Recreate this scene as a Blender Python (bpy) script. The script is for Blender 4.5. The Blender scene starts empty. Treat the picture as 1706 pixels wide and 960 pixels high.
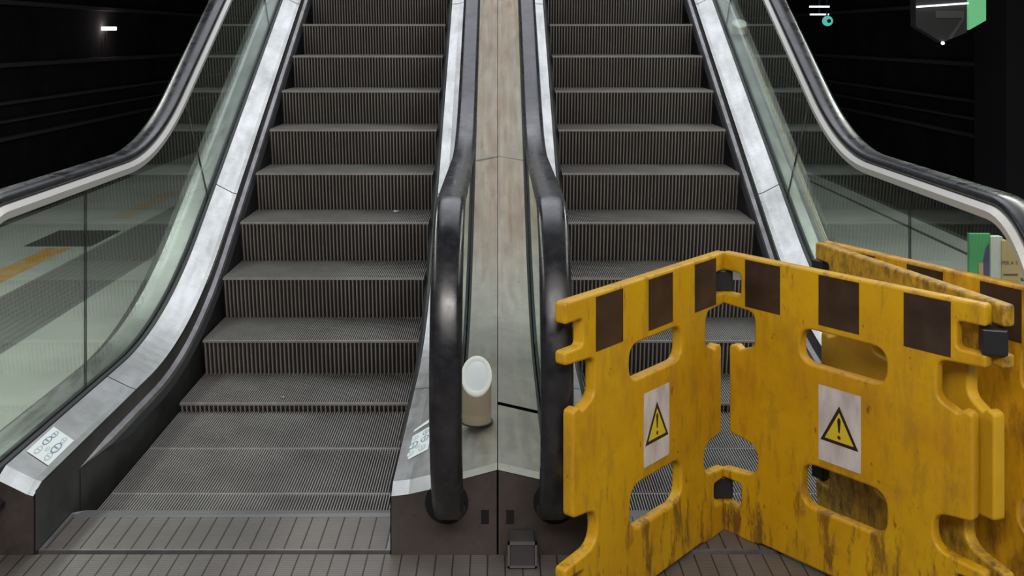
import bpy, bmesh, math, random
from mathutils import Vector, Matrix
random.seed(7)
SC = bpy.context.scene
COL = SC.collection

# ------------------------------------------------------------------ camera, world, light
HC = 1.573
F = 1738.0
cam_d = bpy.data.cameras.new('camera'); cam = bpy.data.objects.new('camera', cam_d); COL.objects.link(cam)
cam.location = (0, 0, HC); cam.rotation_euler = (math.pi/2, 0, 0)
cam_d.sensor_width = 36; cam_d.lens = F/1706*36
cam_d.shift_x = 24/1706; cam_d.shift_y = -420/1706
cam_d.clip_start = 0.05; cam_d.clip_end = 200
SC.camera = cam
SC.view_settings.view_transform = 'Standard'; SC.view_settings.look = 'None'
SC.view_settings.gamma = 1; SC.view_settings.use_curve_mapping = False
SC.view_settings.exposure = 0.2
W = bpy.data.worlds.new('world'); SC.world = W; W.use_nodes = True
W.node_tree.nodes['Background'].inputs[0].default_value = (0.75, 0.85, 1.0, 1)
W.node_tree.nodes['Background'].inputs[1].default_value = 0.05

def area(name, loc, rot, sx, sy, power, col=(1, 1, 1)):
    l = bpy.data.lights.new(name, 'AREA'); l.shape = 'RECTANGLE'; l.size = sx; l.size_y = sy
    l.energy = power; l.color = col
    o = bpy.data.objects.new(name, l); o.location = loc; o.rotation_euler = rot; COL.objects.link(o); return o
# daylight of the upper hall falling through the stair opening, and the platform's ceiling luminaires
area('upper_hall_light', (0, 8.2, 6.4), (math.radians(-8), 0, 0), 5.0, 8.0, 255, (0.90, 0.93, 1.0))
area('platform_light', (0.2, -0.6, 3.05), (math.radians(28), 0, 0), 3.4, 1.0, 190, (1.0, 0.96, 0.91))
area('platform_light', (-3.0, 4.2, 3.05), (0, 0, 0), 0.5, 5.0, 100, (0.95, 1.0, 0.92))
area('platform_light', (3.0, 4.6, 3.05), (0, 0, 0), 0.5, 5.0, 100, (0.95, 1.0, 0.92))

# ------------------------------------------------------------------ materials
def mat(name, col=(.5, .5, .5), rough=.5, metal=0.0, spec=.5):
    m = bpy.data.materials.new(name); m.use_nodes = True
    b = m.node_tree.nodes['Principled BSDF']
    b.inputs['Base Color'].default_value = (*col, 1); b.inputs['Roughness'].default_value = rough
    b.inputs['Metallic'].default_value = metal; b.inputs['Specular IOR Level'].default_value = spec
    return m
def N(m, t, **k):
    n = m.node_tree.nodes.new(t)
    for a, v in k.items(): setattr(n, a, v)
    return n
def L(m, a, b): m.node_tree.links.new(a, b)
def coords(m, scale=(1, 1, 1), kind='Object'):
    tc = N(m, 'ShaderNodeTexCoord'); mp = N(m, 'ShaderNodeMapping')
    mp.inputs['Scale'].default_value = scale
    L(m, tc.outputs[kind], mp.inputs['Vector']); return mp.outputs['Vector']
def noise(m, vec, scale, detail=6, rough=.6):
    n = N(m, 'ShaderNodeTexNoise'); n.inputs['Scale'].default_value = scale
    n.inputs['Detail'].default_value = detail; n.inputs['Roughness'].default_value = rough
    L(m, vec, n.inputs['Vector']); return n.outputs['Fac']
def ramp(m, fac, stops):
    r = N(m, 'ShaderNodeValToRGB'); e = r.color_ramp.elements
    while len(e) < len(stops): e.new(.5)
    for i, (p, c) in enumerate(stops):
        e[i].position = p; e[i].color = (*c, 1) if len(c) == 3 else c
    L(m, fac, r.inputs['Fac']); return r.outputs['Color']
def mixc(m, fac, a, b, mode='MIX'):
    x = N(m, 'ShaderNodeMix', data_type='RGBA', blend_type=mode)
    if isinstance(fac, float): x.inputs[0].default_value = fac
    else: L(m, fac, x.inputs[0])
    for i, v in ((6, a), (7, b)):
        if isinstance(v, tuple): x.inputs[i].default_value = (*v, 1)
        else: L(m, v, x.inputs[i])
    return x.outputs[2]
def bsdf(m): return m.node_tree.nodes['Principled BSDF']
def setc(m, out): L(m, out, bsdf(m).inputs['Base Color'])
def setr(m, out): L(m, out, bsdf(m).inputs['Roughness'])
def bump(m, h, s=.3, d=.01):
    b = N(m, 'ShaderNodeBump'); b.inputs['Strength'].default_value = s; b.inputs['Distance'].default_value = d
    L(m, h, b.inputs['Height']); L(m, b.outputs[0], bsdf(m).inputs['Normal'])
def mathn(m, op, a, b=None):
    n = N(m, 'ShaderNodeMath', operation=op)
    for i, v in enumerate((a, b)):
        if v is None: continue
        if isinstance(v, (int, float)): n.inputs[i].default_value = v
        else: L(m, v, n.inputs[i])
    return n.outputs[0]

# brushed deck steel with scuffs
def steel(name, c1, c2, r1, r2, metal=.85, sc=3.0):
    m = mat(name, c1, .4, metal)
    v = coords(m, (3, .6, .6)); n1 = noise(m, v, sc * 4); v2 = coords(m); n2 = noise(m, v2, sc, 8, .7)
    c = ramp(m, n2, [(.3, c2), (.62, c1)])
    sp = ramp(m, noise(m, v2, 45, 3), [(.28, (.55, .53, .5)), (.36, (1, 1, 1))])
    setc(m, mixc(m, .6, c, sp, 'MULTIPLY'))
    rr = ramp(m, n1, [(.3, (r1,) * 3), (.7, (r2,) * 3)]); setr(m, rr)
    bump(m, n1, .08, .004); return m
M = {}
M['deck'] = steel('brushed_steel_deck', (.50, .50, .50), (.30, .305, .29), .30, .46, .85)
M['median'] = steel('streaked_steel_median', (.44, .405, .37), (.33, .30, .27), .34, .52)
m = M['median']   # brown reflection painted as streaks along the slope, with wear stains
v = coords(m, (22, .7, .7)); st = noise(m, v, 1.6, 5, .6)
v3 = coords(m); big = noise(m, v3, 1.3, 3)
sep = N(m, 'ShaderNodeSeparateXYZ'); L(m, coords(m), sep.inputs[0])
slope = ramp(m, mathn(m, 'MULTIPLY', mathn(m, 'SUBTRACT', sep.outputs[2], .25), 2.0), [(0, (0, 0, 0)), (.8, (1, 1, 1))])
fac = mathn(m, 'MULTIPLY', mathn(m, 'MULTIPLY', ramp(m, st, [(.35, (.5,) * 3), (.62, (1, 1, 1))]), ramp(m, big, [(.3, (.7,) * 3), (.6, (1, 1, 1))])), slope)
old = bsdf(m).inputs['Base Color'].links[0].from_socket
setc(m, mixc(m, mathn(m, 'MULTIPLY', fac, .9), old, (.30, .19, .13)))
M['base'] = steel('dark_grimy_steel', (.115, .092, .085), (.055, .045, .042), .4, .6, .5)
M['skirt'] = steel('dark_skirt_steel', (.13, .13, .125), (.07, .07, .07), .35, .55, .6)
M['strip'] = steel('worn_aluminium_strip', (.30, .29, .30), (.16, .15, .155), .4, .55, .7, 6)
M['profile'] = mat('handrail_profile_steel', (.74, .72, .69), .42, .45)
M['groove'] = mat('black_rubber_gasket', (.02, .02, .022), .5)
M['brush'] = mat('black_brush_bristles', (.018, .018, .02), .9)
M['black'] = mat('black_recess', (.006, .006, .006), .9)
m = M['rubber'] = mat('black_handrail_rubber', (.016, .017, .022), .28, 0, .6)
nz = noise(m, coords(m), 9, 8, .7)
setr(m, ramp(m, nz, [(.35, (.2,) * 3), (.65, (.42,) * 3)]))
setc(m, ramp(m, noise(m, coords(m), 30, 4), [(.4, (.009, .009, .012)), (.75, (.020, .020, .026))]))
def cleat(name, a, b, c, metal=.35, rough=.5):
    m = mat(name, a, rough, metal)
    n1 = noise(m, coords(m), 2.2, 6, .65)
    col = ramp(m, n1, [(.32, b), (.55, a), (.72, c)])
    dust = ramp(m, noise(m, coords(m), 60, 3), [(.62, (1, 1, 1)), (.74, (1.5, 1.5, 1.45))])
    setc(m, mixc(m, .7, col, dust, 'MULTIPLY')); return m
M['tread'] = cleat('grimy_aluminium_tread_cleats', (.33, .305, .30), (.22, .198, .195), (.40, .38, .375))
M['riser'] = cleat('grimy_aluminium_riser_ribs', (.33, .285, .27), (.22, .17, .155), (.37, .35, .34))
M['nose'] = cleat('worn_step_edge', (.30, .28, .27), (.20, .18, .175), (.34, .33, .32))
M['recess'] = mat('dark_groove_between_cleats', (.012, .011, .011), .8)
# glass: clear sheet with a green tint and real Fresnel mirror reflection
m = M['glass'] = bpy.data.materials.new('green_tinted_glass'); m.use_nodes = True
nt = m.node_tree; nt.nodes.clear()
out = nt.nodes.new('ShaderNodeOutputMaterial'); mx = nt.nodes.new('ShaderNodeMixShader')
tr = nt.nodes.new('ShaderNodeBsdfTransparent'); tr.inputs[0].default_value = (.90, .945, .915, 1)
gl = nt.nodes.new('ShaderNodeBsdfGlossy'); gl.inputs['Roughness'].default_value = .012; gl.inputs[0].default_value = (.92, 1, .95, 1)
df = nt.nodes.new('ShaderNodeBsdfDiffuse'); df.inputs[0].default_value = (.30, .34, .31, 1)
mx2 = nt.nodes.new('ShaderNodeMixShader'); mx2.inputs[0].default_value = .035
fr = nt.nodes.new('ShaderNodeLayerWeight'); fr.inputs['Blend'].default_value = .5
fz = mathn(m, 'ADD', mathn(m, 'MULTIPLY', mathn(m, 'POWER', fr.outputs['Facing'], 5.0), .96), .04)
L(m, tr.outputs[0], mx2.inputs[1]); L(m, df.outputs[0], mx2.inputs[2])
L(m, fz, mx.inputs[0]); L(m, mx2.outputs[0], mx.inputs[1]); L(m, gl.outputs[0], mx.inputs[2]); L(m, mx.outputs[0], out.inputs[0])
# floor plate pattern: narrow strips with fine cross ribs
def plate(name, c1, c2):
    m = mat(name, c1, .45, .25)
    v = coords(m); s = N(m, 'ShaderNodeSeparateXYZ'); L(m, v, s.inputs[0])
    fx = mathn(m, 'FRACT', mathn(m, 'MULTIPLY', mathn(m, 'ADD', s.outputs[0], 20.0), 1/.052))
    fy = mathn(m, 'FRACT', mathn(m, 'MULTIPLY', mathn(m, 'ADD', s.outputs[1], 20.0), 1/.0125))
    lx = ramp(m, fx, [(0, (1, 1, 1)), (.07, (1, 1, 1)), (.10, (0, 0, 0))])
    ly = ramp(m, fy, [(0, (1, 1, 1)), (.25, (1, 1, 1)), (.4, (0, 0, 0))])
    col = ramp(m, noise(m, v, 2.5, 8, .7), [(.3, c2), (.7, c1)])
    col = mixc(m, mathn(m, 'MULTIPLY', ly, .42), col, (.05, .047, .045))
    col = mixc(m, mathn(m, 'MULTIPLY', lx, .85), col, (.015, .014, .014))
    setc(m, col)
    h = mathn(m, 'SUBTRACT', 1.0, mathn(m, 'MAXIMUM', lx, mathn(m, 'MULTIPLY', ly, .5)))
    bump(m, h, .5, .002); return m
M['plate'] = plate('ribbed_floor_plate', (.20, .18, .165), (.13, .115, .105))
M['comb'] = mat('comb_edge_metal', (.22, .22, .22), .45, .5)
# platform floor: stone with darker tactile band and yellow dashes (real painted markings)
m = M['stone'] = mat('platform_stone', (.4, .4, .37), .38)
v = coords(m); s = N(m, 'ShaderNodeSeparateXYZ'); L(m, v, s.inputs[0])
base = ramp(m, noise(m, v, 1.4, 8, .65), [(.3, (.40, .41, .38)), (.7, (.58, .59, .55))])
ax = mathn(m, 'ABSOLUTE', s.outputs[0])
def band(x0, x1):
    return mathn(m, 'MULTIPLY', mathn(m, 'GREATER_THAN', ax, x0), mathn(m, 'LESS_THAN', ax, x1))
left = mathn(m, 'LESS_THAN', s.outputs[0], 0.0)
ribs = mathn(m, 'FRACT', mathn(m, 'MULTIPLY', ax, 1/.05))
ribc = ramp(m, ribs, [(.0, (.13, .13, .125)), (.5, (.22, .22, .21))])
c = mixc(m, mathn(m, 'MULTIPLY', band(2.46, 3.0), left), base, ribc)
dash = mathn(m, 'ADD', mathn(m, 'LESS_THAN', s.outputs[1], 7.75), mathn(m, 'MULTIPLY', mathn(m, 'MULTIPLY', mathn(m, 'GREATER_THAN', s.outputs[1], 9.0), mathn(m, 'LESS_THAN', s.outputs[1], 10.6)), .5))
yel = mathn(m, 'MULTIPLY', mathn(m, 'MULTIPLY', band(3.17, 3.35), left), dash)
wear = ramp(m, noise(m, v, 9, 6), [(.35, (.3,) * 3), (.55, (1, 1, 1))])
c = mixc(m, mathn(m, 'MULTIPLY', yel, wear), c, (.62, .30, .03))
setc(m, c)
M['mat'] = mat('dark_grating', (.05, .048, .045), .7)
m = M['dark'] = mat('sooty_tunnel_concrete', (.012, .011, .012), .9, 0, .1)
setc(m, ramp(m, noise(m, coords(m), 1.1, 8), [(.3, (.06, .057, .068)), (.7, (.13, .118, .122))]))
M['ledge'] = mat('dusty_ledge', (.34, .32, .32), .9, 0, .1)
M['pillar'] = mat('sooty_pillar_concrete', (.045, .043, .05), .9, 0, .1)
# yellow barrier plastic with grime
m = M['yellow'] = mat('grimy_yellow_plastic', (.72, .40, .01), .42)
v = coords(m); vs = coords(m, (9, 9, 2.2))
g1 = noise(m, vs, 2.4, 8, .72); g2 = noise(m, v, 3.0, 5, .6)
col = ramp(m, g2, [(.3, (.47, .225, .002)), (.7, (.60, .345, .003))])
s = N(m, 'ShaderNodeSeparateXYZ'); L(m, v, s.inputs[0])
low = ramp(m, s.outputs[2], [(.0, (1, 1, 1)), (.17, (.85,) * 3), (.27, (.38,) * 3), (.5, (.26,) * 3), (.70, (.2,) * 3), (.9, (.5,) * 3)])
sm = ramp(m, g1, [(.50, (0, 0, 0)), (.60, (1, 1, 1))])
dirt = mathn(m, 'MULTIPLY', sm, low)
col = mixc(m, mathn(m, 'MULTIPLY', dirt, .92), col, (.11, .048, .010))
spk = ramp(m, noise(m, coords(m, (2, 2, 1)), 22, 3), [(.27, (.45, .35, .25)), (.34, (1, 1, 1))])
setc(m, mixc(m, 1.0, mixc(m, ramp(m, noise(m, v, 5.5, 9, .75), [(.5, (0, 0, 0)), (.72, (.55,) * 3)]), col, (.33, .16, .006)), spk, 'MULTIPLY'))
setr(m, ramp(m, g1, [(.3, (.36,) * 3), (.7, (.6,) * 3)]))
bump(m, noise(m, v, 14, 4), .10, .01)
m = M['yellow_dirty'] = mat('heavily_soiled_yellow_plastic', (.6, .34, .02), .55)
v = coords(m); g = noise(m, coords(m, (6, 6, 3)), 6, 10, .75)
dc = ramp(m, g, [(.36, (.10, .06, .015)), (.50, (.38, .21, .012)), (.64, (.56, .33, .012))])
cc = ramp(m, noise(m, v, 3, 5), [(.3, (.55, .30, .004)), (.7, (.68, .40, .006))])
s = N(m, 'ShaderNodeSeparateXYZ'); L(m, v, s.inputs[0])
setc(m, mixc(m, ramp(m, s.outputs[2], [(.2, (1, 1, 1)), (.32, (.12,) * 3), (.66, (.12,) * 3), (.74, (1, 1, 1))]), cc, dc))
m = M['yellow_tan'] = mat('matte_tan_yellow_plastic', (.5, .26, .01), .5)
setc(m, ramp(m, noise(m, coords(m, (5, 5, 1.6)), 3, 9, .7), [(.36, (.20, .09, .008)), (.52, (.52, .26, .006)), (.7, (.66, .36, .006))]))
m = M['stripe'] = mat('black_reflective_sheet', (.030, .018, .014), .35)
setc(m, ramp(m, noise(m, coords(m), 12, 4), [(.4, (.026, .014, .010)), (.8, (.05, .032, .025))]))
m = M['signwhite'] = mat('scratched_white_label', (.62, .58, .58), .3)
setc(m, ramp(m, noise(m, coords(m, (3, 3, 1)), 8, 6), [(.35, (.42, .38, .38)), (.65, (.60, .57, .58))]))
M['signyellow'] = mat('label_yellow', (.62, .48, .03), .35)
M['ink'] = mat('black_ink', (.02, .012, .012), .4)
M['hinge'] = mat('black_hinge_rubber', (.010, .010, .014), .45)
M['lens'] = mat('frosted_lens', (.78, .80, .88), .3)
M['lensring'] = mat('white_lens_ring', (.85, .84, .83), .4)
M['beige'] = mat('beige_painted_tube', (.36, .29, .22), .5)
M['paper'] = mat('white_sticker', (.78, .82, .84), .4)
M['blue'] = mat('faded_blue_print', (.20, .30, .40), .5)
M['grey'] = mat('faded_grey_print', (.45, .50, .53), .5)
M['green'] = mat('green_card', (.08, .42, .16), .5)
M['purple'] = mat('purple_card', (.10, .04, .20), .5)
M['white'] = mat('white_card', (.70, .70, .66), .5)
M['kraft'] = mat('tan_card', (.60, .42, .20), .55)
M['brownink'] = mat('brown_ink', (.18, .05, .03), .5)
M['panel'] = mat('dark_glossy_panel', (.05, .047, .05), .35)
M['frame'] = mat('grey_metal_frame', (.17, .165, .16), .4, .5)
def emit(name, c, s):
    m = mat(name, c, .5); b = bsdf(m); b.inputs['Emission Color'].default_value = (*c, 1); b.inputs['Emission Strength'].default_value = s; return m
M['tube'] = emit('lit_tube', (1, .93, .85), 6); M['signgreen'] = emit('lit_green_sign', (.11, .36, .16), .8)
M['signcyan'] = emit('lit_cyan_sign', (.10, .55, .45), .7)
M['tubedim'] = emit('distant_tube', (.9, .95, 1), 1.2)
M['foil'] = mat('crumpled_wrapper', (.35, .35, .36), .35, .4)

# ------------------------------------------------------------------ helpers
def link(name, me, parent=None):
    o = bpy.data.objects.new(name, me); COL.objects.link(o)
    if parent: o.parent = parent
    return o
def obj(name, bm, mats, parent=None, smooth=False, recalc=True):
    if recalc: bmesh.ops.recalc_face_normals(bm, faces=bm.faces)
    me = bpy.data.meshes.new(name); bm.to_mesh(me); bm.free()
    for x in (mats if isinstance(mats, (list, tuple)) else [mats]): me.materials.append(x)
    if smooth:
        for p in me.polygons: p.use_smooth = True
    return link(name, me, parent)
def empty(name, loc=(0, 0, 0), rz=0):
    o = bpy.data.objects.new(name, None); o.empty_display_size = .2; COL.objects.link(o)
    o.location = loc; o.rotation_euler = (0, 0, rz); return o
def tag(o, label, cat, group=None):
    o['label'] = label; o['category'] = cat
    if group: o['group'] = group
    return o
def struct(o): o['kind'] = 'structure'; return o
def box(bm, x0, x1, y0, y1, z0, z1, mi=0):
    vs = [bm.verts.new(p) for p in ((x0, y0, z0), (x1, y0, z0), (x1, y1, z0), (x0, y1, z0), (x0, y0, z1), (x1, y0, z1), (x1, y1, z1), (x0, y1, z1))]
    for f in ((3, 2, 1, 0), (4, 5, 6, 7), (0, 1, 5, 4), (1, 2, 6, 5), (2, 3, 7, 6), (3, 0, 4, 7)):
        bm.faces.new([vs[i] for i in f]).material_index = mi
def bevbox(x0, x1, y0, y1, z0, z1, r=.004, seg=2):
    bm = bmesh.new(); box(bm, x0, x1, y0, y1, z0, z1)
    bmesh.ops.bevel(bm, geom=list(bm.edges), offset=r, segments=seg, affect='EDGES', profile=.5); return bm
def grid_strip(bm, rows, mi=0, closed=False):
    """rows: list of point lists, joined by quads"""
    vr = [[bm.verts.new(p) for p in r] for r in rows]
    n = len(rows[0])
    for a, b in zip(vr, vr[1:]):
        for i in range(n if closed else n - 1):
            j = (i + 1) % n
            bm.faces.new((a[i], a[j], b[j], b[i])).material_index = mi
    return vr
def sweep(bm, x0, path, prof, sx=1, mi=0, tip=0):
    """closed profile (dx, dn) along a path in the yz plane"""
    rows = []
    for i, (y, z) in enumerate(path):
        a = path[max(i - 1, 0)]; b = path[min(i + 1, len(path) - 1)]
        t = Vector((b[0] - a[0], b[1] - a[1])).normalized(); n = Vector((-t.y, t.x))
        f = min(1, (i + .12) / tip) if tip else 1
        rows.append([(sx * (x0 + dx * f), y + n.x * dn * f, z + n.y * dn * f) for dx, dn in prof])
    vr = grid_strip(bm, rows, mi, True)
    bm.faces.new(vr[0]).material_index = mi; bm.faces.new(list(reversed(vr[-1]))).material_index = mi
def cyl(bm, p0, p1, r0, r1=None, seg=24, mi=0):
    r1 = r0 if r1 is None else r1
    p0, p1 = Vector(p0), Vector(p1); d = (p1 - p0).normalized()
    q = d.to_track_quat('Z', 'Y')
    A = [bm.verts.new(p0 + q @ Vector((r0 * math.cos(t), r0 * math.sin(t), 0))) for t in [2 * math.pi * k / seg for k in range(seg)]]
    B = [bm.verts.new(p1 + q @ Vector((r1 * math.cos(t), r1 * math.sin(t), 0))) for t in [2 * math.pi * k / seg for k in range(seg)]]
    for i in range(seg):
        j = (i + 1) % seg; bm.faces.new((A[i], A[j], B[j], B[i])).material_index = mi
    bm.faces.new(list(reversed(A))).material_index = mi; bm.faces.new(B).material_index = mi

# ------------------------------------------------------------------ the setting
SLOPE = .605; ZI0 = .382 - .605 * 5.15          # line through the step edges: z = ZI0 + SLOPE*y
YF = 3.16; YTOP = 9.2
def zline(y, zf, up, w=.55):
    """height of a balustrade line: flat at zf, then 'up' above the step line, blended"""
    yc = (zf - ZI0 - up) / SLOPE
    if y <= yc - w: return zf
    if y >= yc + w: return ZI0 + up + SLOPE * y
    return zf + SLOPE * (y - yc + w) ** 2 / (4 * w)
bm = bmesh.new(); box(bm, -1.85, 1.85, -4, YF + .004, -.25, 0); o = struct(obj('floor', bm, M['plate']))
bm = bmesh.new()
box(bm, -4.14, -1.85, -4, 40, -.25, -.002); o = struct(obj('floor', bm, M['stone']))
bm = bmesh.new(); box(bm, 1.85, 3.65, -4, 40, -.25, -.002); o = struct(obj('floor', bm, M['stone']))
bm = bmesh.new(); box(bm, -1.85, 1.85, YF + .008, 40, -.35, -.30); struct(obj('floor', bm, M['dark']))
for i, (x0, x1) in enumerate(((-4.14, -4.09), (3.37, 3.40), (3.60, 3.65))):
    bm = bmesh.new(); box(bm, x0, x1, -4, 40, -.003, .004); struct(obj('trim_%d' % (i + 1), bm, M['mat']))
bm = bmesh.new(); box(bm, -3.54, -3.04, 7.8, 8.42, -.003, .003)
for k in range(20): box(bm, -3.53 + k * .0245, -3.52 + k * .0245, 7.81, 8.41, .003, .007)
tag(obj('floor_grating', bm, M['mat']), 'dark rectangular grating set in the pale platform floor behind the left glass', 'floor grate')
# track beds and tunnel walls
for s, xe in ((-1, 4.14), (1, 3.65)):
    a, b = sorted((s * xe, s * 8.0)); bm = bmesh.new(); box(bm, a, b, -4, 40, -1.35, -1.25); struct(obj('floor', bm, M['dark']))
    bm = bmesh.new(); a, b = sorted((s * 8.0, s * 8.3)); box(bm, a, b, -4, 40, -1.35, 3.3)
    struct(obj('wall_left' if s < 0 else 'wall_right', bm, M['dark']))
    for k, (z, t) in enumerate(((2.15, .07), (1.14, .07), (.52, .05), (.22, .04), (-.05, .06))):
        a, b = sorted((s * 8.0, s * 7.86)); bm = bmesh.new(); box(bm, a, b, -4, 40, z - t, z)
        struct(obj('trim_%d' % (10 + k + (5 if s > 0 else 0)), bm, M['ledge']))
bm = bmesh.new(); box(bm, -8.3, 8.3, 40, 40.3, -1.35, 6); struct(obj('wall_back', bm, M['dark']))
bm = bmesh.new(); box(bm, -8.3, 8.3, -4.3, -4, -1.35, 3.3); struct(obj('wall_front', bm, M['dark']))
bm = bmesh.new()      # platform ceiling with the escalator opening
box(bm, -8.3, 8.3, -4.3, 2.9, 3.2, 3.5); box(bm, -8.3, -1.95, 2.9, 40, 3.2, 3.5); box(bm, 1.95, 8.3, 2.9, 40, 3.2, 3.5); box(bm, -1.95, 1.95, 13, 40, 3.2, 3.5)
struct(obj('ceiling', bm, M['dark']))
bm = bmesh.new(); box(bm, 5.85, 6.7, 12, 12.8, -1.25, 3.2); tag(obj('concrete_pillar', bm, M['pillar']), 'dark concrete pillar in the tunnel at the right edge', 'pillar')

# ------------------------------------------------------------------ escalators
YS = {-2: 3.27, -1: 3.66, 0: 4.06, 1: 4.45, 2: 4.80}; ZS = {-2: -.030, -1: -.029, 0: -.028, 1: .011, 2: .176}
for n in range(3, 16): YS[n] = 5.15 + .351 * (n - 3); ZS[n] = .382 + .2125 * (n - 3)
SW = .994
def step_meshes():
    # tread: cleats on a dark slab
    bm = bmesh.new(); box(bm, 0, SW, .004, .385, -.030, -.010)
    plate_me = bm
    bm2 = bmesh.new(); n = 104; p = SW / n
    for k in range(n):
        x = p * (k + .5); w = .0023
        vs = [bm2.verts.new(q) for q in ((x - w, .0, -.011), (x + w, .0, -.011), (x + w * .7, .002, 0), (x - w * .7, .002, 0), (x - w, .385, -.011), (x + w, .385, -.011), (x + w * .7, .385, 0), (x - w * .7, .385, 0))]
        for f in ((0, 1, 2, 3), (5, 4, 7, 6), (0, 3, 7, 4), (1, 5, 6, 2), (3, 2, 6, 7)): bm2.faces.new([vs[i] for i in f])
    # riser: curved sheet and vertical ribs
    T = [0, .02, .05, .085, .12, .16, .20, .245]
    yo = lambda t: .046 * (t / .2125) ** 1.35
    bm3 = bmesh.new(); grid_strip(bm3, [[(0, yo(t) + .010, -.010 - t), (SW, yo(t) + .010, -.010 - t)] for t in T])
    bm4 = bmesh.new(); n = 52; p = SW / n
    for k in range(n):
        x = p * (k + .5); w = .0047
        rows = [[(x - w, yo(t) + .011, -.011 - t), (x - w * .6, yo(t) + .001, -.011 - t), (x + w * .6, yo(t) + .001, -.011 - t), (x + w, yo(t) + .011, -.011 - t)] for t in T]
        grid_strip(bm4, rows)
    bm5 = bmesh.new(); box(bm5, 0, SW, -.003, .010, -.014, -.0045)
    return [(a, b, c) for a, b, c in (('step_plate', plate_me, M['recess']), ('tread_cleats', bm2, M['tread']), ('riser_plate', bm3, M['recess']), ('riser_ribs', bm4, M['riser']), ('step_edge', bm5, M['tread']))]
protos = []
for nme, b_, mt in step_meshes():
    bmesh.ops.recalc_face_normals(b_, faces=b_.faces)
    me = bpy.data.meshes.new(nme); b_.to_mesh(me); b_.free(); me.materials.append(mt); protos.append((nme, me))

RAILPROF = [(-.040, -.012), (-.0445, -.003), (-.041, .010), (-.028, .0175), (.0, .019), (.028, .0175), (.041, .010), (.0445, -.003), (.040, -.012), (.030, -.015), (-.030, -.015)]
def rail_path(off=0.0, y_end=YTOP, tail=True):
    """centre line of the handrail; off moves it inside the loop"""
    R = .36 - off; RZ = .46 - off; yc, zc = 3.16, .615
    pts = []
    if tail: pts += [(3.30, zc - RZ + .01), (3.22, zc - RZ)]
    for k in range(0, 33):
        a = -math.pi/2 - math.pi * k / 32
        pts.append((yc + R * math.cos(a), zc + RZ * math.sin(a)))
    y = 3.22
    while y < y_end:
        pts.append((y, zline(y, 1.075 - off, 1.045 - off * 1.16, .38))); y += .06
    return pts
def rays(px, py, X):   # distance and height of a photo point on the plane x = X
    d = X * F / (px - 829); return d, HC - (py - 60) * d / F

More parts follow.
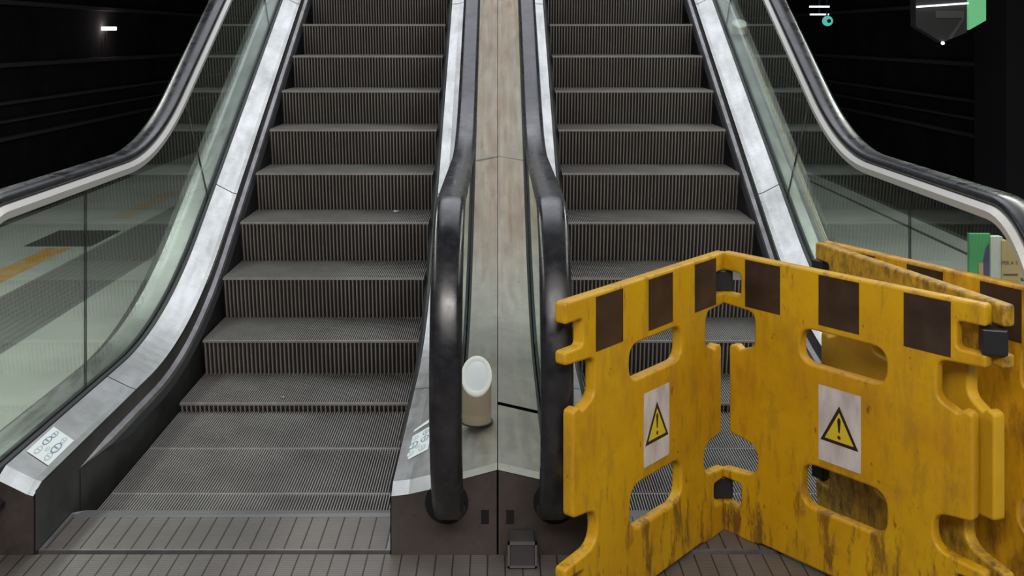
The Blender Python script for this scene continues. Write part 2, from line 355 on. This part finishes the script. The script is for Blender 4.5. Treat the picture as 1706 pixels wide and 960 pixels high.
def build_escalator(sg, rin, root):
    X = lambda v: -v * sg        # v counts outward from the centre line; sg=+1 builds the left one
    ys = [YF + .0 + .06 * k for k in range(int((YTOP - YF) / .06))]
    P = lambda o: setattr(o, 'parent', root)
    # steps
    for n in range(-2, 15):
        st = empty('step'); st.parent = root
        st.location = ((-1.356 if sg > 0 else 0.362), YS[n], ZS[n])
        for nme, me in protos: link(nme, me, st)
    # balustrades: inner edge, outer edge of inner deck, glass, far deck
    sides = [
        dict(sk=1.40, di=1.405, lip=1.425, do=1.515, zdo=.25, udo=.105, g0=1.515, g1=1.553, glass=1.535, zg=.252, far=[(1.556, .255, .112), (1.66, .250, .105)], out=1),
        dict(sk=.325, di=.322, lip=.270, do=rin + .042, zdo=.226, udo=.088, g0=rin + .042, g1=rin - .018, glass=rin, zg=.236, far=None, out=0)]
    for S in sides:
        s = 1 if S['out'] else -1
        bm = bmesh.new()
        rows = []
        for y in ys:
            rows.append([(X(S['sk']), y, zline(y, .198, .052) - .62 if y > 3.9 else max(-.3, -.3)), (X(S['sk']), y, zline(y, .196, .050))])
        grid_strip(bm, rows); obj('skirt_panel', bm, M['skirt'], root, recalc=False)
        # deck (folded steel sheet)
        bm = bmesh.new(); rows = []
        zl = .206
        ysd = [YF - .004, YF + .055] + ys[1:]
        for i, y in enumerate(ysd):
            dr = -.020 if i == 0 else 0
            rows.append([(X(S['di']), y, zline(y, .188, .042) + dr), (X(S['di']), y, zline(y, .200, .054) + dr), (X(S['lip']), y, zline(y, .206, .058) + dr), (X(S['do']), y, zline(y, S['zdo'], S['udo']) + dr)])
        grid_strip(bm, rows)
        d = obj('inner_deck', bm, M['deck'], root, recalc=False)
        for yj in (4.05, 5.62, 7.4):         # butt joints of the deck sheets
            bm = bmesh.new()
            e = .0012
            grid_strip(bm, [[(X(v), yy, zline(yy, zf, up) + e) for v, zf, up in ((S['di'], .2, .054), (S['lip'], .206, .058), (S['do'], S['zdo'], S['udo']))] for yy in (yj, yj + .004)])
            obj('deck_joint', bm, M['groove'], d, recalc=False)
        # rubber gaskets either side of the glass
        bm = bmesh.new()
        ga, gb = S['g0'], S['g1']; gm = S['glass']; q = .007 * s
        for a, b in ((ga, gm - q), (gm + q, gb)):
            rows = [[(X(a), y, zline(y, S['zdo'], S['udo']) - .012), (X(a), y, zline(y, S['zdo'], S['udo']) + .006), (X(b), y, zline(y, S['zdo'], S['udo']) + .010), (X(b), y, zline(y, S['zdo'], S['udo']) - .012)] for y in ys]
            grid_strip(bm, rows)
        obj('glass_gasket', bm, M['groove'], root, recalc=False)
        # outward deck
        if S['out']:
            bm = bmesh.new()
            rows = [[(X(1.553), y, zline(y, .25, .110)), (X(1.66), y, zline(y, .25, .108)), (X(1.70), y, zline(y, .225, .080)), (X(1.70), y, -.002 if y < 5 else zline(y, .2, .08) - .9)] for y in ys]
            grid_strip(bm, rows); obj('outer_deck', bm, M['deck'], root, recalc=False)
        else:
            bm = bmesh.new()
            ysm = [YF - .004, YF + .02] + [YF + .06 * k for k in range(1, 8)] + [3.68]
            rows = [[(X(rin - .018), y, zline(y, .240, .100) + (-.012 if i == 0 else 0)), (X(.0015), y, zline(y, .272, .125) + (-.012 if i == 0 else 0))] for i, y in enumerate(ysm)]
            if sg > 0:
                rows += [[(a[0], y, a[2]) for a in rows[-1]] for y in (3.69,)]
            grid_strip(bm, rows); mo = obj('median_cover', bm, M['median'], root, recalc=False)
            bm = bmesh.new(); y0 = 3.70 if sg < 0 else 3.69
            ysm = [y0] + [y for y in ys if y > y0 + .01]
            rows = [[(X(rin - .018), y, zline(y, .240, .100) + (.004 if sg < 0 else 0)), (X(.0015), y, zline(y, .272, .125) + (.004 if sg < 0 else 0))] for y in ysm]
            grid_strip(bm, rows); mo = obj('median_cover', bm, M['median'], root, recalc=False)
            bm = bmesh.new(); yj = 5.80
            grid_strip(bm, [[(X(v), yy, zline(yy, zf, up) + .005) for v, zf, up in ((rin - .018, .24, .1), (.0015, .272, .125))] for yy in (yj, yj + .006)])
            obj('cover_joint', bm, M['strip'], mo, recalc=False)
            # black gap under the seam
        # glass sheets
        x = S['glass']; tops = rail_path(.055, YTOP, False)
        arc = tops[:33]
        def glass_poly(name, poly):
            bm = bmesh.new(); t = .004
            A = [bm.verts.new((X(x - t), y, z)) for y, z in poly]; B = [bm.verts.new((X(x + t), y, z)) for y, z in poly]
            bm.faces.new(A); bm.faces.new(list(reversed(B)))
            for i in range(len(poly)):
                j = (i + 1) % len(poly); bm.faces.new((A[i], B[i], B[j], A[j]))
            return obj(name, bm, M['glass'], root)
        zb = lambda y: zline(y, S['zdo'], S['udo']) - .004
        zt = lambda y: zline(y, 1.02, 1.045 - .055 * 1.16, .38)
        def seam_t(yb):          # top of a joint that starts at yb on the deck, square to the incline
            if yb < 4.3: return yb
            f = min(1, (yb - 4.3) / .9); h = zt(yb) - zb(yb)
            return yb - f * .52 * .60 * h / .86 / .72
        J = [3.885, 5.53, 7.02, 8.5]
        # newel sheet
        pl = [p for p in arc if p[1] > zb(YF) + .01 or p[0] < YF - .02]
        pl = [(y, z) for y, z in pl]
        if pl[0][0] > YF - .03: pl = pl[1:]
        poly = pl + [(J[0] - .003, zt(J[0])), (J[0] - .003, zb(J[0])), (YF, zb(YF)), (YF, pl[0][1] if pl[0][1] < zb(YF) else zb(YF) - .0)]
        poly = pl + [(3.6, zt(3.6)), (J[0] - .003, zt(J[0])), (J[0] - .003, zb(J[0])), (3.5, zb(3.5)), (YF - .002, zb(YF))]
        glass_poly('glass_panel', poly)
        for a, b in zip(J, J[1:]):
            ta, tb = seam_t(a), seam_t(b)
            up = [ta + (tb - ta) * k / 24 for k in range(25)]; lo = [a + (b - a) * k / 24 for k in range(25)]
            up[0] += .003; lo[0] += .003; up[-1] -= .003; lo[-1] -= .003
            glass_poly('glass_panel', [(y, zb(y)) for y in lo] + [(y, zt(y)) for y in reversed(up)])
        for a in J[:3]:
            bm = bmesh.new(); b = seam_t(a)
            vs = [(a - .003, zb(a)), (a + .003, zb(a)), (b + .003, zt(b)), (b - .003, zt(b))]
            A = [bm.verts.new((X(x - .0042), y, z)) for y, z in vs]; B = [bm.verts.new((X(x + .0042), y, z)) for y, z in vs]
            bm.faces.new(A); bm.faces.new(list(reversed(B)))
            for i in range(4):
                j = (i + 1) % 4; bm.faces.new((A[i], B[i], B[j], A[j]))
            obj('glass_joint', bm, M['groove'], root)
        # handrail and the metal profile that carries it
        bm = bmesh.new(); sweep(bm, x, rail_path(), RAILPROF, -sg); h = obj('handrail', bm, M['rubber'], root, True)
        bm = bmesh.new()
        pf = [(-.044, .0205), (-.058, .004), (-.055, -.020), (-.020, -.030), (.036, -.020), (.036, .0205)] if S['out'] else [(-.034, -.012), (-.036, .008), (-.030, .0205), (.030, .0205), (.036, .008), (.034, -.012), (.016, -.022), (-.016, -.022)]
        sweep(bm, x, rail_path(.036, YTOP, False)[5:], pf, -sg)
        obj('handrail_profile', bm, M['profile'], root)
        # brush deflector along the skirt
        y_s = 3.50
        hb = lambda y: zline(y, .125, -.030, .55)
        pth = []
        y = y_s
        while y < YTOP: pth.append((y, hb(y))); y += .06
        xs = S['sk']; k = -s
        bm = bmesh.new()
        sweep(bm, xs, pth, [(k * .0, -.012), (k * .0, .014), (k * .018, .004), (k * .022, -.012)], -sg, tip=4)
        br = obj('skirt_deflector', bm, M['strip'] if S['out'] else M['skirt'], root)
        bm = bmesh.new()
        sweep(bm, xs, pth[1:], [(k * .002, -.034), (k * .002, -.013), (k * .024, -.013), (k * .036, -.034)], -sg, tip=5)
        obj('brush', bm, M['brush'], br)
    # newel bases: front plates
    def front(name, v0, v1, holes, sl):
        bm = bmesh.new()
        vs = [v0] + sl + [v1]
        bot = [bm.verts.new((X(v), YF, -.004)) for v in vs]; top = [bm.verts.new((X(v), YF, zz)) for v, zz in zip(vs, holes)]
        bb = [bm.verts.new((X(v), YF + .03, -.004)) for v in vs]; tb = [bm.verts.new((X(v), YF + .03, zz)) for v, zz in zip(vs, holes)]
        for i in range(len(vs) - 1):
            for q in ((bot[i], bot[i+1], top[i+1], top[i]), (bb[i], tb[i], tb[i+1], bb[i+1]), (top[i], top[i+1], tb[i+1], tb[i])): bm.faces.new(q)
        bm.faces.new((bot[0], top[0], tb[0], bb[0])); bm.faces.new((bot[-1], bb[-1], tb[-1], top[-1]))
        return obj(name, bm, M['base'], root)
    front('newel_base', 1.405, 1.70, [.180, .186, .228, .226, .204], [1.425, 1.515, 1.66])
    f = front('newel_base', .322, .003, [.180, .186, .205, .224, .256], [.270, rin + .042, rin - .018])
    # openings where the handrails run in
    for xx in (1.535, rin):
        bm = bmesh.new(); hx = X(xx + (.014 if xx < 1 else .03)); hr = .066 if xx < 1 else .055; cyl(bm, (hx, YF - .002, .160), (hx, YF + .002, .160), hr, seg=40)
        obj('handrail_entry', bm, M['black'], f)
    bm = bmesh.new(); box(bm, X(.038) - .012, X(.038) + .012, YF - .002, YF + .001, .095, .137); obj('key_slot', bm, M['black'], f)
    bm = bmesh.new(); a, b = sorted((X(1.3985), X(1.401))); box(bm, a, b, 3.495, 3.500, -.03, .12); obj('skirt_joint', bm, M['black'], root)
    # comb plate
    a, b = sorted((X(1.398), X(.327)))
    bm = bmesh.new(); box(bm, a, b, 3.180, 3.40, -.05, .004); cp = obj('comb_plate', bm, M['plate'], root)
    bm = bmesh.new(); vs = [(a, 3.40), (a, 3.43), (a + .03, 3.468), (b - .03, 3.468), (b, 3.43), (b, 3.40)]
    A = [bm.verts.new((x, y, -.03)) for x, y in vs]; B = [bm.verts.new((x, y, .005 if y < 3.45 else -.004)) for x, y in vs]
    bm.faces.new(A); bm.faces.new(list(reversed(B)))
    for i in range(6):
        j = (i + 1) % 6; bm.faces.new((A[i], B[i], B[j], A[j]))
    obj('comb_edge', bm, M['comb'], cp)
    bm = bmesh.new(); x0 = -1.356 if sg > 0 else .362
    for k in range(105):
        x = x0 + SW * k / 104; box(bm, x - .0022, x + .0022, 3.46, 3.485, -.034, -.012)
    obj('comb_teeth', bm, M['comb'], cp)
    bm = bmesh.new(); box(bm, a, b, 3.178, 3.185, -.05, .006); obj('plate_border', bm, M['strip'], cp)
    for xx in (a, b - .012):
        bm = bmesh.new(); box(bm, xx, xx + .012, 3.176, 3.42, -.05, .007); obj('plate_border', bm, M['strip'], cp)

left = tag(empty('escalator', (0, 0, 0)), 'left escalator with fully open access and a gap-free view of its ribbed steps', 'escalator')
left['label'] = 'left-hand escalator, its ribbed steps fully open to view'
build_escalator(1, .140, left)
right_ = tag(empty('escalator', (0, 0, 0)), 'right-hand escalator, closed off by the yellow folding barrier', 'escalator')
build_escalator(-1, .160, right_)

# pictogram stickers on the decks
def deck_point(px, py, v0, z0, v1, z1, sx=-1):
    # plane through lines x=sx*v0,z0 and x=sx*v1,z1 (flat part of the deck)
    a = (px - 829) / F; b = (py - 60) / F
    k = (z1 - z0) / (v1 - v0)      # z = z0 + k*(sx*x - v0)
    d = (HC - z0 + k * v0) / (b + k * sx * a)
    return Vector((a * d, d, HC - b * d))
def sticker(corners, parent, label, icons):
    """corners BL, TL, TR, BR in space; icons (u,v,r) in the sheet"""
    A, B, C_, D = corners
    n = (B - A).cross(D - A).normalized()
    if n.z < 0: n = -n
    pt = lambda u, v, h: A + (D - A) * u + (B - A) * v + ((C_ - B) - (D - A)) * u * v + n * h
    bm = bmesh.new()
    def quad(u0, v0, u1, v1, h, mi): bm.faces.new([bm.verts.new(pt(u, v, h)) for u, v in ((u0, v0), (u1, v0), (u1, v1), (u0, v1))]).material_index = mi
    quad(0, 0, 1, 1, .0022, 0)
    def disc(u, v, r, h, mi, asp=1): bm.faces.new([bm.verts.new(pt(u + r * math.cos(t), v + r * asp * math.sin(t), h)) for t in [math.pi * k / 8 for k in range(16)]]).material_index = mi
    for u, v, r, mi in icons:
        disc(u, v, r, .0028, mi, .7); disc(u, v, r * .72, .0031, 0, .7)
        disc(u, v + r * .35, r * .17, .0034, mi); quad(u - r * .14, v - r * .4, u + r * .14, v + r * .22, .0034, mi)
    o = obj('pictogram_sticker', bm, [M['paper'], M['blue'], M['grey']], parent, recalc=False); o['label'] = label; return o
dp = lambda px, py: deck_point(px, py, 1.425, .206, 1.515, .25)
IC = [(.25, .2, .15, 2), (.72, .2, .15, 2), (.28, .52, .2, 1), (.75, .55, .17, 1), (.5, .36, .09, 2), (.3, .82, .12, 2), (.72, .82, .13, 1)]
sticker([dp(80, 777), dp(44, 753), dp(89, 712), dp(123, 735)][0:1] + [dp(44, 753), dp(89, 712), dp(123, 735)], left, 'white safety sticker with faded blue pictograms', [(b, a, r, m_) for a, b, r, m_ in IC])
dq = lambda px, py: deck_point(px, py, .270, .206, .182, .226)
sticker([dq(670, 772), dq(683, 731), dq(722, 708), dq(713, 750)], left, 'white safety sticker with faded pictograms, half hidden by the handrail', IC)
sticker([dq(688, 722), dq(691, 717), dq(722, 695), dq(720, 702)], left, 'white strip sticker', [])

# sensor posts: tubes with a slanted round head
def sensor(loc, r, zf, zb_, label, parts=('tube', 'lens')):
    root = empty('sensor_post', loc); tag(root, label, 'sensor')
    n = 40; bm = bmesh.new()
    ring = lambda rr, h0: [(rr * math.cos(t), rr * math.sin(t), h0(rr * math.sin(t))) for t in [2 * math.pi * k / n for k in range(n)]]
    slant = lambda y, e=0: zf + (zb_ - zf) * (y + r) / (2 * r) + e
    grid_strip(bm, [ring(r, lambda y: .001), ring(r, lambda y: min(slant(y), .030)), ring(r * .985, lambda y: min(slant(y), .034)), ring(r, lambda y: min(slant(y), .038)), ring(r, lambda y: slant(y, -.004))], 0, True)
    obj('tube', bm, M['beige'], root, True)
    bm = bmesh.new()
    rows = [ring(r, lambda y: slant(y, -.006)), ring(r * 1.05, lambda y: slant(y, 0)), ring(r * 1.03, lambda y: slant(y, .004)), ring(r * .86, lambda y: slant(y, .005)), ring(r * .80, lambda y: slant(y, .001))]
    grid_strip(bm, rows, 0, True); obj('lens_ring', bm, M['lensring'], root, True)
    bm = bmesh.new(); vr = grid_strip(bm, [ring(r * .82, lambda y: slant(y, 0)), ring(r * .6, lambda y: slant(y, .006)), ring(r * .3, lambda y: slant(y, .009))], 0, True)
    bm.faces.new(vr[-1]); obj('lens', bm, M['lens'], root, True)
    bm = bmesh.new(); cyl(bm, (0, 0, .0), (0, 0, .0025), r * 1.12, seg=40); obj('collar', bm, M['groove'], root)
    return root
sensor((-.071, 3.525, .271), .050, .104, .200, 'beige round sensor post with a slanted white lens on the median between the handrails')
sensor((1.61, 6.95, zline(6.95, .25, .11)), .045, .05, .10, 'pale round sensor head on the outer deck behind the upper right glass')
bm = bmesh.new(); pth = [(4.9 + .1 * k, zline(4.9 + .1 * k, .25, .108) + .016) for k in range(20)]  # added tube standing in for a beige highlight along the outer deck
sweep(bm, 1.635, pth, [(.014 * math.cos(t), .014 * math.sin(t)) for t in [math.pi * k / 6 for k in range(12)]], 1)
tag(obj('highlight_tube', bm, M['beige'], None, True), 'beige conduit modelled as an added tube up the outer deck behind the right glass', 'highlight')

# small photocell box at the foot of the median
root = empty('floor_box', (.073, 3.115, 0)); tag(root, 'small dark metal-framed box at the foot of the median between the escalators', 'box')
obj('housing', bevbox(-.038, .038, -.035, .043, 0, .078, .004), M['panel'], root)
bm = bmesh.new()
for q in ((-.043, .043, .072, .080), (-.043, .043, .004, .010)): box(bm, q[0], q[1], -.041, -.034, q[2], q[3])
for q in ((-.043, -.037), (.037, .043)): box(bm, q[0], q[1], -.041, -.034, .004, .080)
obj('face_frame', bm, M['frame'], root)

# ------------------------------------------------------------------ yellow folding barrier
LB = .854
def fillet(pts, radii, n=5):
    out = []
    m_ = len(pts)
    for i in range(m_):
        p = Vector(pts[i]); a = Vector(pts[i - 1]); b = Vector(pts[(i + 1) % m_]); r = radii[i]
        if r <= 0: out.append(tuple(p)); continue
        da = (a - p).normalized(); db = (b - p).normalized()
        ang = da.angle(db); t = min(r / math.tan(ang / 2), (a - p).length * .49, (b - p).length * .49)
        p0 = p + da * t; p1 = p + db * t
        for k in range(n + 1):
            s = k / n; out.append(tuple(p0 * (1 - s) ** 2 + p * 2 * s * (1 - s) + p1 * s * s))
    return out
def panel_outline():
    half = [  # from the bottom middle to the top middle, right-hand side, (distance from end, z, radius)
        (.16, .010, .01), (.13, 0, .01), (.012, .0, .01), (.0, .095, .010), (.080, .095, .012), (.080, .168, .012), (.0, .168, .01), (.0, .198, .012),
        (.142, .212, .05), (.142, .306, .045), (.034, .318, .015), (.034, .596, .015), (.060, .600, .01), (.075, .588, .01), (.132, .612, .035), (.132, .715, .03),
        (.0, .722, .012), (.0, .757, .010), (.078, .757, .014), (.078, .828, .014), (.0, .828, .010), (.0, .885, .012)]
    pts = [(LB - a, z) for a, z, r in half] + [(a, z) for a, z, r in reversed(half)]
    rad = [r for a, z, r in half] + [r for a, z, r in reversed(half)]
    return fillet(pts, rad)
CX = LB / 2 + .010
holes = [fillet([(CX - .14, .606), (CX + .14, .606), (CX + .14, .708), (CX - .14, .708)], [.045, .045, .045, .045]),
         fillet([(CX - .135, .186), (CX + .14, .186), (CX + .14, .312), (CX - .135, .312)], [.05, .05, .05, .05])]
TH = .036
def barrier_mesh():
    cu = bpy.data.curves.new('barrier_panel', 'CURVE'); cu.dimensions = '2D'; cu.fill_mode = 'BOTH'
    cu.extrude = TH / 2 - .007; cu.bevel_depth = .007; cu.bevel_resolution = 2; cu.offset = -.007
    for poly in [panel_outline()] + holes:
        sp = cu.splines.new('POLY'); sp.points.add(len(poly) - 1); sp.use_cyclic_u = True
        for p, q in zip(sp.points, poly): p.co = (q[0], q[1], 0, 1)
    tmp = bpy.data.objects.new('tmp', cu); COL.objects.link(tmp)
    bpy.context.view_layer.update()
    me = bpy.data.meshes.new_from_object(tmp.evaluated_get(bpy.context.evaluated_depsgraph_get()))
    bpy.data.objects.remove(tmp); bpy.data.curves.remove(cu)
    me.transform(Matrix.Rotation(math.pi/2, 4, 'X'))   # (x, y, z) -> (x, -z, y): stands up, thickness along y
    me.materials.clear(); me.name = 'barrier_panel'
    return me
BME = barrier_mesh()
def warning_sign(parent, u0, u1, z0, z1):
    bm = bmesh.new(); y = -TH / 2
    uc = (u0 + u1) / 2
    bx = bmesh.new(); box(bm, u0, u1, y - .0012, y + .0005, z0, z1, 0)
    def poly(pts, yy, mi): bm.faces.new([bm.verts.new((a, yy, b)) for a, b in pts]).material_index = mi
    zb, h, w = z0 + .060, .112, .062
    poly([(uc - w, zb), (uc + w, zb), (uc, zb + h)], y - .0016, 1)
    poly([(uc - w * .76, zb + h * .085), (uc + w * .76, zb + h * .085), (uc, zb + h * .83)], y - .0020, 2)
    poly([(uc - .0025, zb + .036), (uc + .0025, zb + .036), (uc + .0055, zb + .070), (uc + .003, zb + .078), (uc - .003, zb + .078), (uc - .0055, zb + .070)], y - .0024, 1)
    poly([(uc + .0055 * math.cos(t), zb + .022 + .0055 * math.sin(t)) for t in [math.pi * k / 8 for k in range(16)]], y - .0024, 1)
    o = obj('warning_sign', bm, [M['signwhite'], M['ink'], M['signyellow']], parent, recalc=False)
    o['label'] = 'white label with a yellow and black warning triangle'
barrier = tag(empty('folding_barrier', (.72, 3.34, 0)), 'grimy yellow plastic folding barrier with black stripes blocking the right escalator', 'barrier')
def panel(p0, p1, mt, stripes=(), sign=None):
    me = BME.copy(); me.materials.append(mt)
    o = link('barrier_panel', me, barrier)
    a = math.atan2(p1[1] - p0[1], p1[0] - p0[0])
    o.location = (p0[0] - .72, p0[1] - 3.34, .002); o.rotation_euler = (0, 0, a)
    for u0, u1 in stripes:
        bm = bmesh.new(); box(bm, u0, u1, -TH/2 - .0012, -TH/2 + .001, .729, .875); s = obj('black_stripe', bm, M['stripe'], o)
    if sign: warning_sign(o, *sign)
    return o
def unit(a, b): d = Vector(b) - Vector(a); return d.normalized()
PA = (.169, 2.70); PH = (.72, 3.34); PB = (1.29, 2.63)
t = unit(PA, PH); a0 = Vector(PH) - t * (LB + .004)
ua = lambda q: LB - q
panel(a0, PH, M['yellow'], [(ua(.201), ua(.072)), (ua(.46), ua(.33)), (ua(.719), ua(.591))], (ua(.485), ua(.35), .345, .555))
t = unit(PH, PB); b0 = Vector(PH) + t * .006
bend = b0 + t * LB
panel(b0, bend, M['yellow'], [(.098, .227), (.362, .493), (.629, .761)], (.362, .499, .338, .556))
PC = Vector((1.085, 3.445)); cend = Vector((1.306, 2.660)); t = unit(cend, PC); cst = cend + t * LB
panel(cst, cend, M['yellow_dirty'])
t = Vector((.49, -.872)).normalized(); d0 = cst + Vector((.022, .012))
panel(d0, d0 + t * LB, M['yellow_tan'], [(.347 - .25, .472 - .25), (.345, .472), (.595, .722)])
def hinge(p, rz, w=.052, dd=.05):
    for z0, z1 in ((.098, .166), (.760, .826)):
        bm = bevbox(-w/2, w/2, -dd/2, dd/2, z0, z1, .004); o = obj('hinge_block', bm, M['hinge'], barrier)
        o.location = (p[0] - .72, p[1] - 3.34, 0); o.rotation_euler = (0, 0, rz)
hinge(PH, 0, .060, .036)
hinge((bend[0] + .012, bend[1] + .004), math.radians(-15), .062, .05)
hinge(((cst[0] + d0[0]) / 2, (cst[1] + d0[1]) / 2), math.radians(-60), .05, .05)

# ------------------------------------------------------------------ things behind
# cardboard advertising stand beyond the right glass
root = empty('display_stand', (2.0, 4.2, 0)); tag(root, 'small card display stand with green, purple and tan faces behind the right glass', 'display stand')
bm = bmesh.new(); box(bm, -.100, -.015, 0, .02, 0, .776, 0)
o = obj('side_face', bm, M['green'], root)
bm = bmesh.new(); bm.faces.new([bm.verts.new(p) for p in ((-.068, -.002, 0), (-.022, -.002, 0), (-.022, -.002, .74), (-.035, -.002, .72), (-.055, -.002, .62))]); obj('purple_band', bm, M['purple'], o, recalc=False)
bm = bmesh.new(); box(bm, -.064, -.046, -.003, -.0025, .61, .66); obj('printed_mark', bm, M['kraft'], o)
bm = bmesh.new(); box(bm, -.018, .030, -.006, .03, 0, .765); obj('white_panel', bm, M['white'], root)
bm = bmesh.new(); vs = [(.024, 0), (.100, 0), (.100, .70), (.092, .735), (.045, .752), (.024, .75)]
A = [bm.verts.new((x, -.012, z)) for x, z in vs]; B = [bm.verts.new((x, .02, z)) for x, z in vs]
bm.faces.new(A); bm.faces.new(list(reversed(B)))
for i in range(6): j = (i + 1) % 6; bm.faces.new((A[i], B[i], B[j], A[j]))
kf = obj('tan_panel', bm, M['kraft'], root)
def text(s, size, loc, parent, mt):
    cu = bpy.data.curves.new('t', 'FONT'); cu.body = s; cu.size = size; cu.extrude = .0004; cu.align_x = 'CENTER'
    tmp = bpy.data.objects.new('t', cu); COL.objects.link(tmp); bpy.context.view_layer.update()
    me = bpy.data.meshes.new_from_object(tmp.evaluated_get(bpy.context.evaluated_depsgraph_get()))
    bpy.data.objects.remove(tmp); me.transform(Matrix.Rotation(math.pi/2, 4, 'X')); me.materials.clear(); me.materials.append(mt)
    o = link('lettering', me, parent); o.location = loc; return o
text('PER A TU', .020, (.063, -.0135, .655), kf, M['brownink'])
bm = bmesh.new(); box(bm, .030, .088, -.0132, -.0115, .610, .618); obj('print_line', bm, M['brownink'], kf)

# tunnel wall lamp on its post, left
root = empty('tunnel_lamp', (-7.93, 21.1, 1.14)); tag(root, 'small lit tube lamp on a thin post on the left tunnel ledge', 'lamp')
bm = bmesh.new(); cyl(bm, (0, 0, 0), (0, 0, .55), .018, seg=10); obj('post', bm, M['frame'], root)
bm = bmesh.new(); box(bm, -.21, .21, -.03, .03, .55, .62); obj('lamp_tube', bm, M['tube'], root)
# distant tubes and round sign, right
for k, (px, py) in enumerate(((1366, 11), (1366, 24))):
    d = 15 + k; x = (px - 829) * d / F; z = HC - (py - 60) * d / F
    bm = bmesh.new(); box(bm, x - .14, x + .14, d, d + .05, z - .012, z + .012)
    tag(obj('tube_lamp', bm, M['tubedim']), ('upper' if k == 0 else 'lower') + ' of the two thin lit tubes in the dark at upper right', 'lamp')
    bm = bmesh.new(); box(bm, x - .01, x + .01, d + .01, d + .03, z + .012, 3.2)
    obj('lamp_rod', bm, M['dark'], bpy.data.objects[[o.name for o in bpy.data.objects if o.name.startswith('tube_lamp')][-1]])
d = 15.5; x = (1378 - 829) * d / F; z = HC - (35 - 60) * d / F
root = empty('round_sign', (x, d, z)); tag(root, 'small lit round green sign under the two thin tubes', 'sign')
bm = bmesh.new(); cyl(bm, (0, 0, 0), (0, -.04, 0), .075, seg=24); obj('sign_disc', bm, M['signcyan'], root)
bm = bmesh.new(); cyl(bm, (.015, -.042, .0), (.015, -.041, .0), .03, seg=16); obj('sign_mark', bm, M['panel'], root)
bm = bmesh.new(); box(bm, -.01, .01, 0, .02, .07, 3.2 - z); obj('hanger', bm, M['dark'], root)
# hanging pentagonal panel with a green side box
d = 9.0
def hp(px, py): return ((px - 829) * d / F, HC - (py - 60) * d / F)
root = empty('hanging_sign', (hp(1570, 0)[0], d, 2.2)); tag(root, 'hanging angular sign box with a dark face and a glowing green end', 'sign')
def slab(pts, y0, y1, name, mt, par):
    bm = bmesh.new(); P_ = [hp(*p) for p in pts]
    A = [bm.verts.new((x - root.location.x, y0, z - 2.2)) for x, z in P_]; B = [bm.verts.new((x - root.location.x, y1, z - 2.2)) for x, z in P_]
    bm.faces.new(A); bm.faces.new(list(reversed(B)))
    for i in range(len(A)): j = (i + 1) % len(A); bm.faces.new((A[i], B[i], B[j], A[j]))
    return obj(name, bm, mt, par)
face = slab([(1525, -30), (1611, -30), (1611, 54), (1570, 71), (1526, 44)], 0, .12, 'dark_face', M['panel'], root)
slab([(1611, -30), (1641, -30), (1641, 34), (1613, 50)], -.02, .12, 'green_end', M['signgreen'], root)
slab([(1526, 10), (1611, 4), (1611, 7), (1526, 13)], -.03, -.005, 'lit_tube', M['tubedim'], root)
slab([(1558, 18), (1605, 18), (1605, 30), (1558, 30)], -.012, -.001, 'grey_bar', M['frame'], face)
slab([(1603, 30), (1606, 31), (1584, 65), (1580, 64)], -.012, -.001, 'brace', M['frame'], face)
bm = bmesh.new(); q = hp(1570, 72); bmesh.ops.create_uvsphere(bm, u_segments=12, v_segments=8, radius=.014); bmesh.ops.translate(bm, verts=bm.verts, vec=(q[0] - root.location.x, -.01, q[1] - 2.2)); obj('indicator_lamp', bm, M['tube'], root)
bm = bmesh.new(); box(bm, -.02, .02, .04, .08, -.2, 1.0); obj('hanger', bm, M['dark'], root)

# litter on the steps
def litter(px, py, yd, z, s, label, n=0):
    x = (px - 829) * yd / F
    bm = bmesh.new(); bmesh.ops.create_icosphere(bm, subdivisions=2, radius=s)
    for v in bm.verts: v.co = Vector((v.co.x * 1.5, v.co.y, v.co.z * .5)) * random.uniform(.6, 1.15)
    zmin = min(v.co.z for v in bm.verts)
    for v in bm.verts: v.co.z -= zmin
    o = obj('crumpled_wrapper', bm, M['foil']); o.location = (x, yd, z); tag(o, label, 'litter')
litter(660, 343, YS[4] + .28, ZS[4] + .001, .014, 'small grey crumpled wrapper lying at the back of a left escalator tread')
litter(472, 660, YS[1] + .05, ZS[1] + .001, .006, 'tiny pale scrap on the lowest raised tread of the left escalator')
